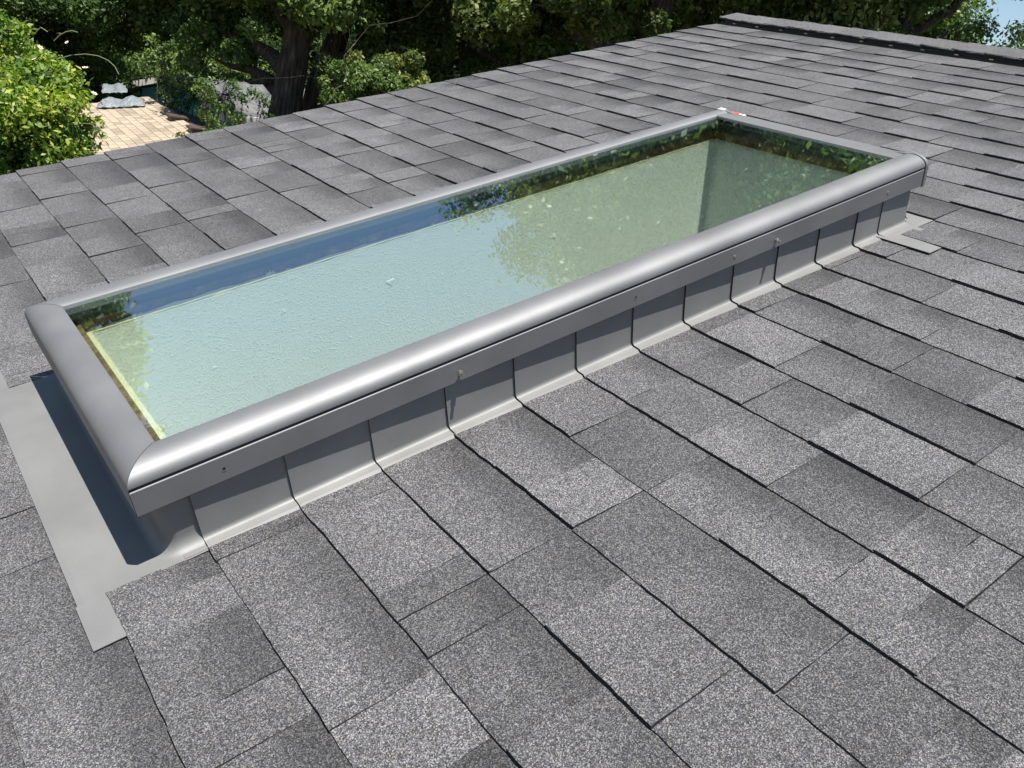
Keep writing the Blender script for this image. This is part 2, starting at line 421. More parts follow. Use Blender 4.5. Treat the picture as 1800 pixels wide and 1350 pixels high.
# drywall shaft
SA0, SA1, SB0, SB1 = .021, 1.777, .050, .6085
ring((-.044, 1.781, .009, .640), (SA0-.001, SA1+.001, SB0-.001, SB1+.001), .0885, .0925, 'caulk_bead', M_CAULK, jag=.0012)
DEP = -.46
for nm, P in (('far', [(SA0, SB1), (SA1, SB1)]), ('head', [(SA1, SB1), (SA1, SB0)]), ('near', [(SA1, SB0), (SA0, SB0)]), ('sill', [(SA0, SB0), (SA0, SB1)])):
    w_ = MB(); (p, q) = P; dx, dy = q[0]-p[0], q[1]-p[1]; l = math.hypot(dx, dy); nx, ny = -dy/l*.012, dx/l*.012
    s = 1 if nm else 1
    V = []
    for z in (.0880, DEP):
        for (c, dd_) in ((p, 0), (q, 0), (q, 1), (p, 1)):
            ox, oy = (nx, ny); D_ = .088-z
            V.append((c[0]+ox*dd_-(.25*D_ if c[0] == SA1 else 0), c[1]+oy*dd_-(.12*D_ if c[1] == SB1 else 0), z))
    w_.add(V, [(0, 1, 2, 3), (7, 6, 5, 4), (0, 4, 5, 1), (1, 5, 6, 2), (2, 6, 7, 3), (3, 7, 4, 0)])
    w_.build('shaft_wall', M_WALL, sk, smooth=False)
# lumps and smears of plaster left on the shaft wall and its edge
for (x, z, s_) in ((.395, .010, .007), (.66, -.005, .011), (1.02, .035, .006), (.22, -.06, .006), (1.30, .01, .008), (.86, .055, .005), (.55, .06, .005), (1.15, -.03, .010)):
    f = MB(); P = []
    for i in range(9):
        t = math.radians(90*i/8)
        for j in range(14):
            q = 2*math.pi*j/14; rr = s_*math.cos(t)*(1+.25*math.sin(3*q+x*9)); zz = z+rr*.8*math.sin(q); P.append((x+rr*math.cos(q), SB1+.0004-.12*(.088-zz)-s_*.2*math.sin(t), zz))
    f.add(P, [(i*14+j, i*14+(j+1) % 14, (i+1)*14+(j+1) % 14, (i+1)*14+j) for i in range(8) for j in range(14)])
    f.build('plaster_lump', M_WALL, sk)
for (x, w_, h_) in ((.22, .40, .0075), (.58, .36, .0055), (.98, .46, .003), (.105, .05, .008), (.39, .028, .013), (.43, .02, .006), (.62, .03, .006), (.80, .012, .008), (.95, .05, .004), (.03, .03, .012)):
    f = MB(); n = 12; P = [(x-w_/2+w_*i/n, SB1+.009-.001*math.sin(i), .0925) for i in range(n+1)] + [(x-w_/2+w_*i/n, SB1+.0075, .0925+h_*math.sin(math.pi*i/n)**.7*(.7+.3*math.sin(i*2.1+x*20))) for i in range(n+1)]
    P += [(p[0], p[1]-.004, p[2]) for p in P[:n+1]]
    f.add(P, [(i, i+1, n+2+i, n+1+i) for i in range(n)] + [(2*n+2+i, 2*n+3+i, n+2+i, n+1+i) for i in range(n)]); f.build('caulk_smear', M_CAULK, sk)
# curb (hidden timber box)
f = MB()
for (x0, x1, y0, y1) in ((-.028, 1.785, .0015, .012), (-.028, 1.785, .633, .6435), (-.048, -.045+.004, .022, .623), (1.782, 1.7885, .003, .6415)):
    f.box(x0, x1, y0, y1, -.02, .1)
f.build('curb', M_WOOD, sk, smooth=False)
# screws on the near rail and the small holes
def screw(a, b, n, s=1, head=True):
    f = MB(); f.tube([(a, b+.004, n), (a, b-.006*s, n)], .0022, 8); f.tube([(a, b-.004*s, n), (a, b-.0065*s, n)], .0055*s, 14)
    f.tube([(a, b-.006*s, n), (a, b-.0125*s, n)], .0034*s, 6)
    return f.build('screw', M_SCREW, sk)
screw(.455, B0, .1145, 1.0); screw(1.261, B0, .1145, 1.0)
def hole(a, n):
    f = MB(); f.tube([(a, B0-.0001, n), (a, B0-.0006, n)], .0026, 12); f.build('screw_hole', M_RUB_GAP, sk)
    f = MB(); f.tube([(a, B0+.001, n-.0012), (a, B0-.0005, n-.0012)], .0034, 12); f.build('hole_rim', M_SCREW, sk)
for a in (.0535, .8547): hole(a, .1165)
for a in (1.132, 1.668):
    f = MB(); f.tube([(a, B0+.001, .116), (a, B0-.0012, .116)], .0032, 10); f.build('rivet', M_SCREW, sk)
# step flashing, near side and far side
def step(k, side, a0=None, a1=None):
    f = MB(); a0 = k*E if a0 is None else a0; a1 = a0+E+.012 if a1 is None else a1
    ns = 2; V = []
    for (aa, off, nn) in ((a0, .0042, .0035), (a1, .0006, -.0002)):
        pr = [(.0, .112), (0, .075), (0, .0145)] + [(-.007*(1-math.cos(t)), .0145-.0085*math.sin(t)) for t in (math.radians(x) for x in (15, 30, 45, 60, 75, 90))] + [(-.0195, .0050), (-.027, -.0020), (-.060, -.0040)]
        for (x, z) in pr:
            bb = x-off-.003 if side < 0 else .648-x+off
            V.append((aa, bb, z+nn - (.0 if z < .03 else 0)))
    n = len(V)//2
    f.add(V, [(i, i+1, n+i+1, n+i) for i in range(n-1)])
    # front edge face, coloured black to paint in the gap shadow at the lap
    E2 = [(V[i][0]+.0004, V[i][1]+(.0042 if side < 0 else -.0042)*(1 if i < 6 else .3), V[i][2]-(0 if i < 5 else .0042)) for i in range(n)]
    f.add(V[:n]+E2, [(i, n+i, n+i+1, i+1) for i in range(n-1)], 1)
    return f.build('step_flashing', [M_FL, M_RUB_GAP], sk)
for k in range(0, 12): step(k, -1); step(k, 1)
step(12, -1, 12*E-.045, 1.7905); step(12, 1, 12*E-.045, 1.7905)
# sill flashing: upstand that turns the corner, pan, flaps
f = MB()
rC = .020; path = []
bi, be = .0, .645
path.append(((.012, -.0008), (0, -1)))
ca_, cb_ = -.049+rC, -.0008+rC
for i in range(0, 9):
    t = math.radians(90*i/8); path.append(((ca_-rC*math.sin(t), cb_-rC*math.cos(t)), (-math.sin(t), -math.cos(t))))
cb2 = .6458-rC
for i in range(0, 9):
    t = math.radians(90*i/8); path.append(((ca_-rC*math.cos(t), cb2+rC*math.sin(t)), (-math.cos(t), math.sin(t))))
path.append(((.012, .6458), (0, 1)))
pr = [(0, .112), (0, .05), (0, .028)] + [(.019*(1-math.cos(math.radians(x))), .028-.0235*math.sin(math.radians(x))) for x in range(10, 91, 10)] + [(.028, .0040)]
V = [(P[0]+Nn[0]*o, P[1]+Nn[1]*o, z) for (P, Nn) in path for (o, z) in pr]; n = len(pr)
f.add(V, [(i*n+j, i*n+j+1, (i+1)*n+j+1, (i+1)*n+j) for i in range(len(path)-1) for j in range(n-1)])
f.build('sill_upstand', M_FL, sk)
def sheet(P, z, th, name, bend=None):
    f = MB(); n = len(P); V = [(x, y, (z(x, y) if callable(z) else z)) for x, y in P]; V2 = [(x, y, v[2]-th) for (x, y), v in zip(P, V)]
    f.add(V+V2, [tuple(range(n)), tuple(reversed(range(n, 2*n)))] + [(i, n+i, n+(i+1) % n, (i+1) % n) for i in range(n)])
    return f.build(name, M_FL, sk, smooth=False)
def panz(a, b): return .0128 if a > -.17 else .0118
# pan with a slightly creased outer hem
f = MB()
def strip(a0, a1, b0, b1, z0, z1, th=.0012): 
    V = [(a0, b0, z0), (a1, b0, z1), (a1, b1, z1), (a0, b1, z0)]; V += [(x, y, z-th) for x, y, z in V]
    f.add(V, [(3, 2, 1, 0), (4, 5, 6, 7), (0, 1, 5, 4), (1, 2, 6, 5), (2, 3, 7, 6), (3, 0, 4, 7)])
strip(-.172, -.032, -.027, .672, .0054, .0042)
strip(-.1805, -.172, -.0235, .668, .0046, .0054)
f.build('sill_pan', M_FL, sk, smooth=False)
f = MB(); strip(-.183, -.1365, -.118, -.024, .0058, .0052); f.build('sill_flap', M_FL, sk, smooth=False)
f = MB(); strip(-.183, -.1365, .6685, .765, .0058, .0052); f.build('sill_flap', M_FL, sk, smooth=False)
f = MB(); strip(-.034, .001, -.026, -.004, .0052, .0050); f.build('sill_flap', M_FL, sk, smooth=False)
# head flashing
f = MB(); strip(1.786, 1.864, -.041, .69, .0045, .0025); strip(1.700, 1.786, -.060, -.010, .0045, .0050); f.build('head_flashing', M_FL, sk, smooth=False)
sheet([(1.657, -.012), (1.659, -.149), (1.712, -.147), (1.722, -.012)], lambda a, b: .0085-.06*(a-1.664), .0012, 'head_flap')
f = MB()
V = []
for (z, o) in ((.112, 0), (.05, 0), (.03, .001), (.018, .006), (.0095, .018)): V += [(1.7895+o, -.003, z), (1.7895+o, .648, z)]
f.add(V, [(2*i, 2*i+1, 2*i+3, 2*i+2) for i in range(4)]); f.build('head_upstand', M_FL, sk)

# ------------------------------------------------------------------ surroundings
M_GROUND = mat('ground_soil', (.09, .075, .045), .95)
gc = ramp(M_GROUND, noise(M_GROUND, .8, 6), [(.3, (.04, .05, .018)), (.5, (.09, .075, .04)), (.7, (.15, .125, .075))]); L(M_GROUND, gc, bs(M_GROUND).inputs['Base Color'])
gm = MB(); gm.add([(-1500, -1500, GZ), (1500, -1500, GZ), (1500, 1500, GZ), (-1500, 1500, GZ)], [(0, 1, 2, 3)])
tag(gm.build('ground', M_GROUND, None, smooth=False), kind='structure')

def bark_mat():
    m = mat('oak_bark', (.06, .045, .035), .95); v = coords(m)
    mp = N(m, 'ShaderNodeMapping'); mp.inputs['Scale'].default_value = (9, 9, 1.6); L(m, v, mp.inputs[0])
    n1 = N(m, 'ShaderNodeTexNoise'); n1.inputs['Scale'].default_value = 2.2; n1.inputs['Detail'].default_value = 6; L(m, mp.outputs[0], n1.inputs['Vector'])
    L(m, ramp(m, n1.outputs['Fac'], [(.35, (.02, .017, .014)), (.6, (.075, .06, .048)), (.75, (.16, .14, .115))]), bs(m).inputs['Base Color'])
    bump(m, n1.outputs['Fac'], .05); return m
M_BARK = bark_mat()
def leaf_mat(name, a, b, c, trans=.35):
    m = bpy.data.materials.new(name); m.use_nodes = True; t = m.node_tree; P = t.nodes['Principled BSDF']; out = t.nodes['Material Output']
    at = N(m, 'ShaderNodeAttribute'); at.attribute_name = 'rnd'
    col = ramp(m, at.outputs['Fac'], [(0, a), (.55, b), (1, c)])
    L(m, col, P.inputs['Base Color']); P.inputs['Roughness'].default_value = .5; P.inputs['Specular IOR Level'].default_value = .4
    tr = N(m, 'ShaderNodeBsdfTranslucent'); L(m, mix(m, 'MULTIPLY', 1, col, (1.1, 1.25, .5)), tr.inputs[0])
    mx = N(m, 'ShaderNodeMixShader'); mx.inputs[0].default_value = trans; L(m, P.outputs[0], mx.inputs[1]); L(m, tr.outputs[0], mx.inputs[2]); L(m, mx.outputs[0], out.inputs[0])
    return m
M_OAK = leaf_mat('oak_leaves', (.022, .050, .015), (.082, .142, .036), (.20, .26, .075), .4)
M_OAK2 = leaf_mat('olive_leaves', (.028, .052, .012), (.09, .13, .03), (.24, .26, .07), .38)
M_ROSE = leaf_mat('bush_leaves', (.04, .09, .014), (.15, .24, .035), (.40, .42, .06), .4)
M_LIME = leaf_mat('pale_green_leaves', (.035, .07, .018), (.085, .14, .035), (.17, .23, .06), .35)
M_PETAL = mat('rose_petal', (.55, .44, .33), .6)

def leaves(name, centres, radii, count, size, matl, up=.35, squash=.8, core=.0):
    """a crown: many leaf-sized faces spread through leaf clumps"""
    C_ = np.asarray(centres, float); Rr = np.asarray(radii, float)
    wts = Rr**2; wts = wts/wts.sum(); idx = rng.choice(len(C_), count, p=wts)
    d_ = rng.normal(size=(count, 3)); d_ /= np.linalg.norm(d_, axis=1)[:, None]
    rr = Rr[idx]*(rng.random(count)**.45)*(1+.12*rng.normal(size=count))
    d2 = d_*rr[:, None]; d2[:, 2] *= squash
    P = C_[idx]+d2
    nrm = rng.normal(size=(count, 3)) + d_*.7; nrm[:, 2] += up*2; nrm /= np.linalg.norm(nrm, axis=1)[:, None]
    t1 = np.cross(nrm, rng.normal(size=(count, 3))); t1 /= np.linalg.norm(t1, axis=1)[:, None]+1e-9; t2 = np.cross(nrm, t1)
    s = size*(.55+.9*rng.random(count)); l1 = t1*s[:, None]; l2 = t2*(s*.55)[:, None]
    V = np.empty((count, 4, 3)); V[:, 0] = P-l1; V[:, 1] = P+l2*.9-l1*.1; V[:, 2] = P+l1; V[:, 3] = P-l2*.9-l1*.1
    V[:, 1] += nrm*(s*.12)[:, None]; V[:, 3] += nrm*(s*.12)[:, None]
    me = bpy.data.meshes.new(name); me.vertices.add(count*4); me.loops.add(count*4); me.polygons.add(count)
    me.vertices.foreach_set('co', V.ravel()); me.loops.foreach_set('vertex_index', np.arange(count*4, dtype=np.int32))
    me.polygons.foreach_set('loop_start', np.arange(0, count*4, 4, dtype=np.int32))
    me.materials.append(matl); me.update(calc_edges=True)
    at = me.attributes.new('rnd', 'FLOAT', 'FACE'); cl = rng.random(len(C_))
    v = np.clip(.55*cl[idx]+.6*rng.random(count)-.05, 0, 1); at.data.foreach_set('value', v.astype(np.float32))
    return me
def clumps(n, rx, ry, rz, r0, r1, shell=.35, cz=0):
    out, rad = [], []
    while len(out) < n:
        d_ = rng.normal(size=3); d_ /= np.linalg.norm(d_); q = (shell+(1-shell)*rng.random())
        w = 1+.22*math.sin(3*d_[0]+5*d_[1])+.15*math.sin(6*d_[2]+2*d_[0])
        out.append((d_[0]*rx*q*w, d_[1]*ry*q*w, cz+d_[2]*rz*q*w)); rad.append(rng.uniform(r0, r1))
    return out, rad
def limb_path(p0, p1, sag=.0, n=6, wig=.12):
    p0, p1 = Vector(p0), Vector(p1); L_ = (p1-p0).length; pts = []
    for i in range(n+1):
        t = i/n; p = p0.lerp(p1, t); 
        if 0 < i < n: p += Vector((random.uniform(-1, 1), random.uniform(-1, 1), random.uniform(-1, 1)))*wig*L_*.4
        p.z += sag*math.sin(t*math.pi)*L_; pts.append(p)
    return pts
def trunk_mesh(H, r, lean=(0, 0), limbs=(), tops=None, name='trunk'):
    m = MB(); pts = [Vector((lean[0]*t**1.3, lean[1]*t**1.3, H*t)) + Vector((random.uniform(-1, 1), random.uniform(-1, 1), 0))*r*.25*(0 < t < 1) for t in [i/10 for i in range(11)]]
    m.tube(pts, [r*(1.25 if i == 0 else 1)*(1-.55*i/10) for i in range(11)], 12)
    for (z, ex, ey, ez, lr) in limbs:
        i = min(9, int(z/H*10)); p0 = pts[i].lerp(pts[i+1], z/H*10-i)
        pp = limb_path(p0, (ex, ey, ez), .06); m.tube(pp, [lr*(1-.75*t/6) for t in range(7)], 8)
        for q in range(3):
            b0 = pp[random.randint(2, 5)]; e = b0+Vector((random.uniform(-1, 1), random.uniform(-1, 1), random.uniform(-.3, 1)))*1.3
            m.tube(limb_path(b0, e, .03, 4, .15), [lr*.35*(1-.8*t/4) for t in range(5)], 6)
    return mesh(name, m.V, m.F, M_BARK, m.M)
def place_tree(name, label, cat, base, tm, cm, rot=0, sc=1.0, group=None, cscale=(1, 1, 1)):
    e = empty(name, base); e.rotation_euler = (0, 0, rot); e.scale = (sc, sc, sc)
    tag(e, label, cat, group); link('trunk', tm, e); c = link('crown', cm, e); c.scale = cscale
    return e
def base_at(px, dist):
    p = at_h(px, 150, dist); return Vector((p.x, p.y, GZ))

# crown meshes, shared by several trees (origin at the trunk foot)
def crown(n_cl, cnt, rx, ry, rz, cz, r0, r1, size, m, shell=.3):
    c, r = clumps(n_cl, rx, ry, rz, r0, r1, shell, cz); return leaves('crown', c, r, cnt, size, m)
H0 = -GZ   # ground to roof datum
oakA = crown(120, 130000, 4.6, 4.6, 3.9, H0+2.6, .35, .95, .055, M_OAK)
oakB = crown(135, 118000, 4.2, 4.2, 6.6, H0+6.0, .4, 1.0, .058, M_OAK)
oakC = crown(125, 140000, 4.0, 4.0, 6.8, H0+6.0, .4, 1.05, .06, M_OAK2)
fillr = crown(110, 120000, 5.0, 5.0, 5.0, H0+1.5, .5, 1.2, .068, M_OAK)
def limbs_for(H, n, rad, z0, z1, lr):
    out = []
    for i in range(n):
        a = i/n*2*math.pi+random.uniform(-.4, .4); z = random.uniform(z0, z1)
        out.append((z, math.cos(a)*rad*random.uniform(.5, 1), math.sin(a)*rad*random.uniform(.5, 1), z+random.uniform(.6, 2.6), lr*random.uniform(.5, 1)))
    return out
tA = trunk_mesh(H0+4.6, .36, (.5, .3), limbs_for(H0+4.6, 8, 3.2, H0-1.2, H0+2.5, .17), name='trunk')
tB = trunk_mesh(H0+9, .30, (.8, -.4), limbs_for(H0+9, 9, 3.0, H0-.5, H0+6, .14), name='trunk')
tC = trunk_mesh(H0+9, .27, (-1.2, .5), limbs_for(H0+9, 9, 3.0, H0-.5, H0+6, .13), name='trunk')

def limb_world(base, rot, sc, pairs):
    pass
# the thick-trunked oak beyond the rake, with limbs placed as in the photograph
b1 = base_at(512, 15.5)
def local(px, py, dist, base): p = at_h(px, py, dist); return (p.x-base.x, p.y-base.y, p.z-base.z)
m = MB()
tp = [local(505, 330, 15.5, b1)]
tp = [(0, 0, 0)] + [local(x, y, 15.5, b1) for x, y in ((500, 200), (507, 160), (514, 120), (522, 70), (530, 20), (534, -60), (530, -150))]
tp.insert(1, (tp[1][0]*.5, tp[1][1]*.5, tp[1][2]*.5))
m.tube(tp, [.38, .31, .27, .25, .25, .22, .19, .16, .12][:len(tp)], 12)
for (pts, r) in (([(495, 165), (470, 140), (440, 122), (405, 116), (370, 100)], .15), ([(505, 130), (480, 100), (450, 80), (400, 60), (340, 20)], .17),
                 ([(515, 100), (545, 60), (600, 20), (660, -30)], .13), ([(522, 60), (490, 20), (440, -20), (380, -60)], .13), ([(470, 142), (440, 145), (410, 132)], .06)):
    P = [local(x, y, 15.5+.55*i, b1) for i, (x, y) in enumerate(pts)]
    m.tube(P, [r*(1-.9*i/(len(P)-1)) for i in range(len(P))], 9)
t1m = mesh('trunk', m.V, m.F, M_BARK, m.M)
def clump_px(spec, base, jit=.5):
    c, r = [], []
    for (px, py, dist, rad, nsub) in spec:
        for _ in range(nsub):
            p = local(px, py, dist, base); q = np.clip(rng.normal(size=3), -1.4, 1.4)*rad*.55
            c.append((p[0]+q[0], p[1]+q[1], p[2]+q[2]*.7)); r.append(rad*rng.uniform(.35, .6))
    return c, r
spec1 = [(330, -20, 18.5, 1.0, 8), (400, 10, 17.5, .9, 9), (450, -70, 15.5, .9, 9), (560, -80, 15.9, .9, 9), (640, 10, 15.5, .5, 5), (375, 60, 17, .6, 6), (425, 85, 14.6, .25, 3), (280, 10, 18.5, .9, 7),
         (548, 40, 15.2, .22, 2), (455, 30, 14.9, .35, 3), (220, 0, 19, 1.0, 7), (250, 60, 19, .7, 5), (330, 85, 18, .4, 3), (420, -90, 15.5, 1.2, 10), (530, -100, 15.5, 1.3, 10), (640, -60, 15.5, 1.2, 9), (300, -90, 18.5, 1.2, 8), 
         (385, 75, 16, .3, 2)]
c, r = clump_px(spec1, b1)
place_tree('oak_tree', 'evergreen oak with the thickest dark trunk and low forked limbs, left of centre', 'tree', b1, t1m, leaves('crown', c, r, 120000, .05, M_OAK))
b2 = base_at(572, 17)
m = MB(); tp = [(0, 0, 0)] + [local(x, y, 17, b2) for x, y in ((552, 195), (562, 150), (576, 110), (592, 70), (606, 30), (620, -40))]
m.tube(tp, [.32, .25, .24, .22, .2, .17, .1], 10)
for pts, r_ in (([(580, 105), (620, 90), (660, 60)], .08), ([(595, 65), (560, 30), (540, -10)], .09)):
    P = [local(x, y, 17-.3*i, b2) for i, (x, y) in enumerate(pts)]; m.tube(P, [r_*(1-.3*i) for i in range(3)], 7)
c, r = clump_px([(680, 0, 16.8, .8, 9), (720, 30, 16.5, .9, 9), (730, 80, 16.5, .7, 7), (665, 75, 17.2, .3, 4), (640, -90, 17.3, 1.1, 10), (740, -50, 17, 1.4, 9), (740, 120, 17, .7, 6), (700, 110, 17, .4, 4)], b2)
place_tree('oak_tree', 'oak with the slimmer straight trunk leaning right, just right of the thickest trunk', 'tree', b2, mesh('trunk', m.V, m.F, M_BARK, m.M), leaves('crown', c, r, 90000, .052, M_OAK))

G1 = 'tall trees standing close beyond the roof'
for (px, dist, tm, cm, rot, sc, lab) in (
    (905, 19.5, tB, oakB, .3, .95, 'dense dark oak above the middle of the sloping roof edge'),
    (950, 17.0, tC, oakC, 2.0, .92, 'olive green oak with a leaning trunk, between the dense dark oak and the roof corner'),
    (1090, 16.5, tB, oakB, 1.9, 1.0, 'dark tree whose crown is cut by the roof edge just left of the ridge end'),
    (1245, 19.0, tC, oakC, 4.0, 1.05, 'yellowish green tree directly behind the left end of the ridge'),
    (1432, 17.5, tB, oakB, 3.3, 1.0, 'tree with a dark upright trunk showing above the ridge cap'),
    (1520, 16.5, tC, oakC, 5.2, .85, 'leafy green tree behind the middle of the visible ridge'),
    (770, 20.5, tC, oakB, 3.9, .62, 'low dark oak between the round shrubs and the taller trees'),
    (1715, 15.5, tC, oakB, 1.2, .50, 'rightmost tree behind the ridge, beside the patch of open sky')):
    place_tree('tree', lab, 'tree', base_at(px, dist), tm, cm, rot, sc, None, (1, 1, 1.0 if px < 930 or px > 1700 else 1.32) if px not in (950, 1090) else (1.12, 1.12, 1.42))
# trunk seen close above the rake, with a pale broken branch
b3 = base_at(1045, 13.5); m = MB()
tp = [(0, 0, 0)] + [local(x, y, 13.5, b3) for x, y in ((1075, 120), (1050, 72), (1030, 45), (1012, 18), (1000, -20), (990, -90))]
m.tube(tp, [.22, .19, .17, .15, .14, .12, .07], 10)
P = [local(x, y, 13.2, b3) for x, y in ((1008, 18), (1020, 40), (1030, 62), (1036, 66))]
c, r = clump_px([(1000, 0, 13.2, .5, 4), (940, 10, 13.5, .7, 6), (1080, -20, 13.4, .9, 7), (960, 70, 14, .5, 4), (890, 60, 14, .6, 5), (1100, 20, 14, .5, 5), (980, -80, 13.5, 1.2, 9)], b3)
place_tree('tree', 'small tree with a bare leaning trunk low over the roof edge', 'tree', b3, mesh('trunk', m.V, m.F, M_BARK, m.M), leaves('crown', c, r, 50000, .045, M_OAK2))

# low trees further back, left half (kept low: open sky above them mirrors in the glass)
G2 = 'dark trees filling the view further back'
k = 0
for (px, dist, sc, cs, lab) in ((20, 21, .62, 1, 'dark tree in the top left corner above the yellow green bush'), (150, 24, .66, 1, 'dark tree behind the neighbouring tan roof'),
    (270, 27, .70, 1, 'dark tree behind the blue walled house'), (400, 29, .74, 1, 'dark tree behind the grey roofed house, left of the thick trunk'), (600, 30, .8, 1, 'shaded tree seen between the two oak trunks and the round shrubs'),
    (760, 33, .95, 1, 'dark tree behind the round shrubs'), (950, 32, 1.15, 1, None), (1150, 34, 1.3, 1, None), (1300, 33, 1.3, 1, None), (1490, 33, 1.15, 1, None)):
    e = place_tree('background_tree', lab or 'dark background tree filling the gaps behind the tall trees along the ridge', 'tree', base_at(px, dist), tA, fillr, k*1.3, sc*1.0, G2 if lab is None else None); k += 1
# bushy tree at the far left, out of the direct view, mirrored in the lower corner of the glass
def az_pt(az_d, dist, z): a_ = math.radians(az_d); return Vector((CAMP.x+math.sin(a_)*dist, CAMP.y+math.cos(a_)*dist, z))
bl = az_pt(-93.2, 9.5, GZ)
cm = crown(230, 120000, 1.05, 1.05, 3.8, H0+3.1, .26, .48, .05, M_OAK, .05)
place_tree('slender_tree', 'slender dark tree left of the picture, seen only mirrored in the glass', 'tree', bl, trunk_mesh(H0+6.5, .12, (.1, .1), limbs_for(H0+6.5, 5, .6, H0+1, H0+4, .04)), cm)

# the bright flowering bush on the left
bb_ = at_h(25, 175, 6.6); bbase = Vector((bb_.x, bb_.y, GZ))
spec = [(-60, 120, 6.6, .45, 9), (10, 110, 6.6, .38, 8), (50, 130, 6.6, .26, 7), (85, 165, 6.5, .24, 7), (60, 200, 6.4, .40, 9), (0, 230, 6.3, .45, 9), (118, 215, 6.6, .18, 5), (110, 255, 6.5, .22, 6), (50, 270, 6.3, .35, 7), (130, 175, 6.6, .13, 4),
        (-90, 220, 6.5, .5, 8), (20, 330, 6.4, .45, 8), (80, 340, 6.5, .35, 8), (15, 75, 6.7, .18, 3), (165, 172, 6.6, .06, 3), (135, 275, 6.5, .12, 3), (-60, 380, 6.5, .6, 8), (60, 430, 6.6, .6, 8)]
c, r = clump_px(spec, bbase)
m = MB()
for q in range(7):
    e = Vector(c[q*9]); m.tube(limb_path((random.uniform(-.3, .3), random.uniform(-.3, .3), 0), e, .02, 7, .06), [.03*(1-.8*t/7) for t in range(8)], 6)
bush = place_tree('flowering_bush', 'bright yellow green flowering bush at the left edge of the picture', 'bush', bbase, mesh('stem', m.V, m.F, M_BARK, m.M), leaves('foliage', c, r, 62000, .020, M_ROSE))
bush.children[0].name = 'stem'; bush.children[1].name = 'foliage'
fl0 = None
for (px, py) in ((15, 50), (62, 118), (70, 84), (140, 130), (5, 112), (0, 70), (165, 165), (105, 60), (118, 75), (35, 190), (85, 130), (150, 120), (60, 105), (178, 182), (12, 140)):
    m = MB(); p = local(px, py, 6.12, bbase)
    if fl0 is None:
        for i in range(7):
            a_ = i*2*math.pi/7; d1 = Vector((math.cos(a_), math.sin(a_), .35)); d2 = Vector((-math.sin(a_), math.cos(a_), 0))
            m.add([(0, 0, 0), tuple(d1*.014+d2*.011), tuple(d1*.027), tuple(d1*.014-d2*.011)], [(0, 1, 2, 3)])
        m.tube([(0, 0, 0), (0, 0, .010)], .006, 6)
        o = m.build('blossom', M_PETAL, bush); fl0 = o
    else: o = fl0.copy(); COL.objects.link(o); o.parent = bush
    o.location = p; o.rotation_euler = (random.uniform(-.8, .8), random.uniform(-.8, .8), random.uniform(0, 6)); s_ = random.uniform(.5, .85); o.scale = (s_,)*3
# long bare canes
M_CANE = mat('cane', (.10, .12, .05), .7)
for pts in ([(95, 72), (105, 62), (116, 56), (127, 54), (137, 57)], [(100, 104), (125, 97), (150, 95), (172, 98), (190, 106), (202, 117), (209, 131)], [(60, 60), (72, 48), (84, 56)], [(130, 215), (160, 218), (178, 230)]):
    m = MB(); P = [local(x, y, 6.35-.02*i, bbase) for i, (x, y) in enumerate(pts)]; m.tube(P, .0035, 5); m.build('cane', M_CANE, bush)

# round pale shrubs seen over the roof edge
for (px, py, dist, rad, ms, lab) in ((628, 165, 13.5, .42, M_LIME, 'leftmost round clipped shrub peeping over the roof edge'), (665, 158, 13.0, .38, M_LIME, 'brighter round shrub in the middle of the three over the roof edge'), (708, 140, 14, .35, M_OAK2, 'rightmost olive round shrub over the roof edge'), (610, 145, 14.5, .4, M_OAK2, 'olive shrub right beside the slimmer oak trunk')):
    p = at_h(px, py, dist); base = Vector((p.x, p.y, GZ)); h = p.z-GZ
    c, r = clumps(26, rad, rad, rad, .10, .20, .55, h); c2, r2 = clumps(14, rad*1.1, rad*1.1, .9, .15, .3, .4, h-1.0)
    place_tree('round_shrub', lab, 'shrub', base, trunk_mesh(h, .06, (0, 0), limbs_for(h, 3, .3, h*.5, h*.8, .02)), leaves('crown', c+c2, r+r2, 14000, .03, ms))

# neighbouring tan shingled roof
def tan_mat():
    m = mat('tan_shingle', (.5, .38, .25), .9); at = N(m, 'ShaderNodeAttribute'); at.attribute_name = 'tone'
    n1 = ramp(m, noise(m, 60, 3), [(.3, .8), (.7, 1.2)])
    L(m, mix(m, 'MULTIPLY', 1, mix(m, 'MULTIPLY', 1, (.30, .24, .175), at.outputs['Color']), n1), bs(m).inputs['Base Color']); return m
M_TAN = tan_mat()
zr = -1.15
Pn = at_z(366, 240, zr); Pf = at_z(262, 170, zr)                    # its ridge, near and far end
rd = (Pf-Pn); rlen = rd.length; rd.normalize(); side = Vector((0, 0, 1)).cross(rd).normalized()
if (CAMP-Pn).dot(side) < 0: side = -side
Pn = Pn-rd*1.2; rlen += 1.2
nh = empty('neighbour_house', (Pn.x, Pn.y, GZ)); tag(nh, 'low neighbouring house with a sunlit tan shingle roof, beside the yellow green bush', 'house')
bx = Matrix.Identity(4)
for i in range(3): bx[i][0] = rd[i]; bx[i][1] = side[i]; bx[i][2] = (0, 0, 1)[i]; bx[i][3] = (Pn.x, Pn.y, GZ)[i]
nh.matrix_world = bx
hr = zr-GZ; sp = .28; wd_ = 4.2
V, F, T = [], [], []
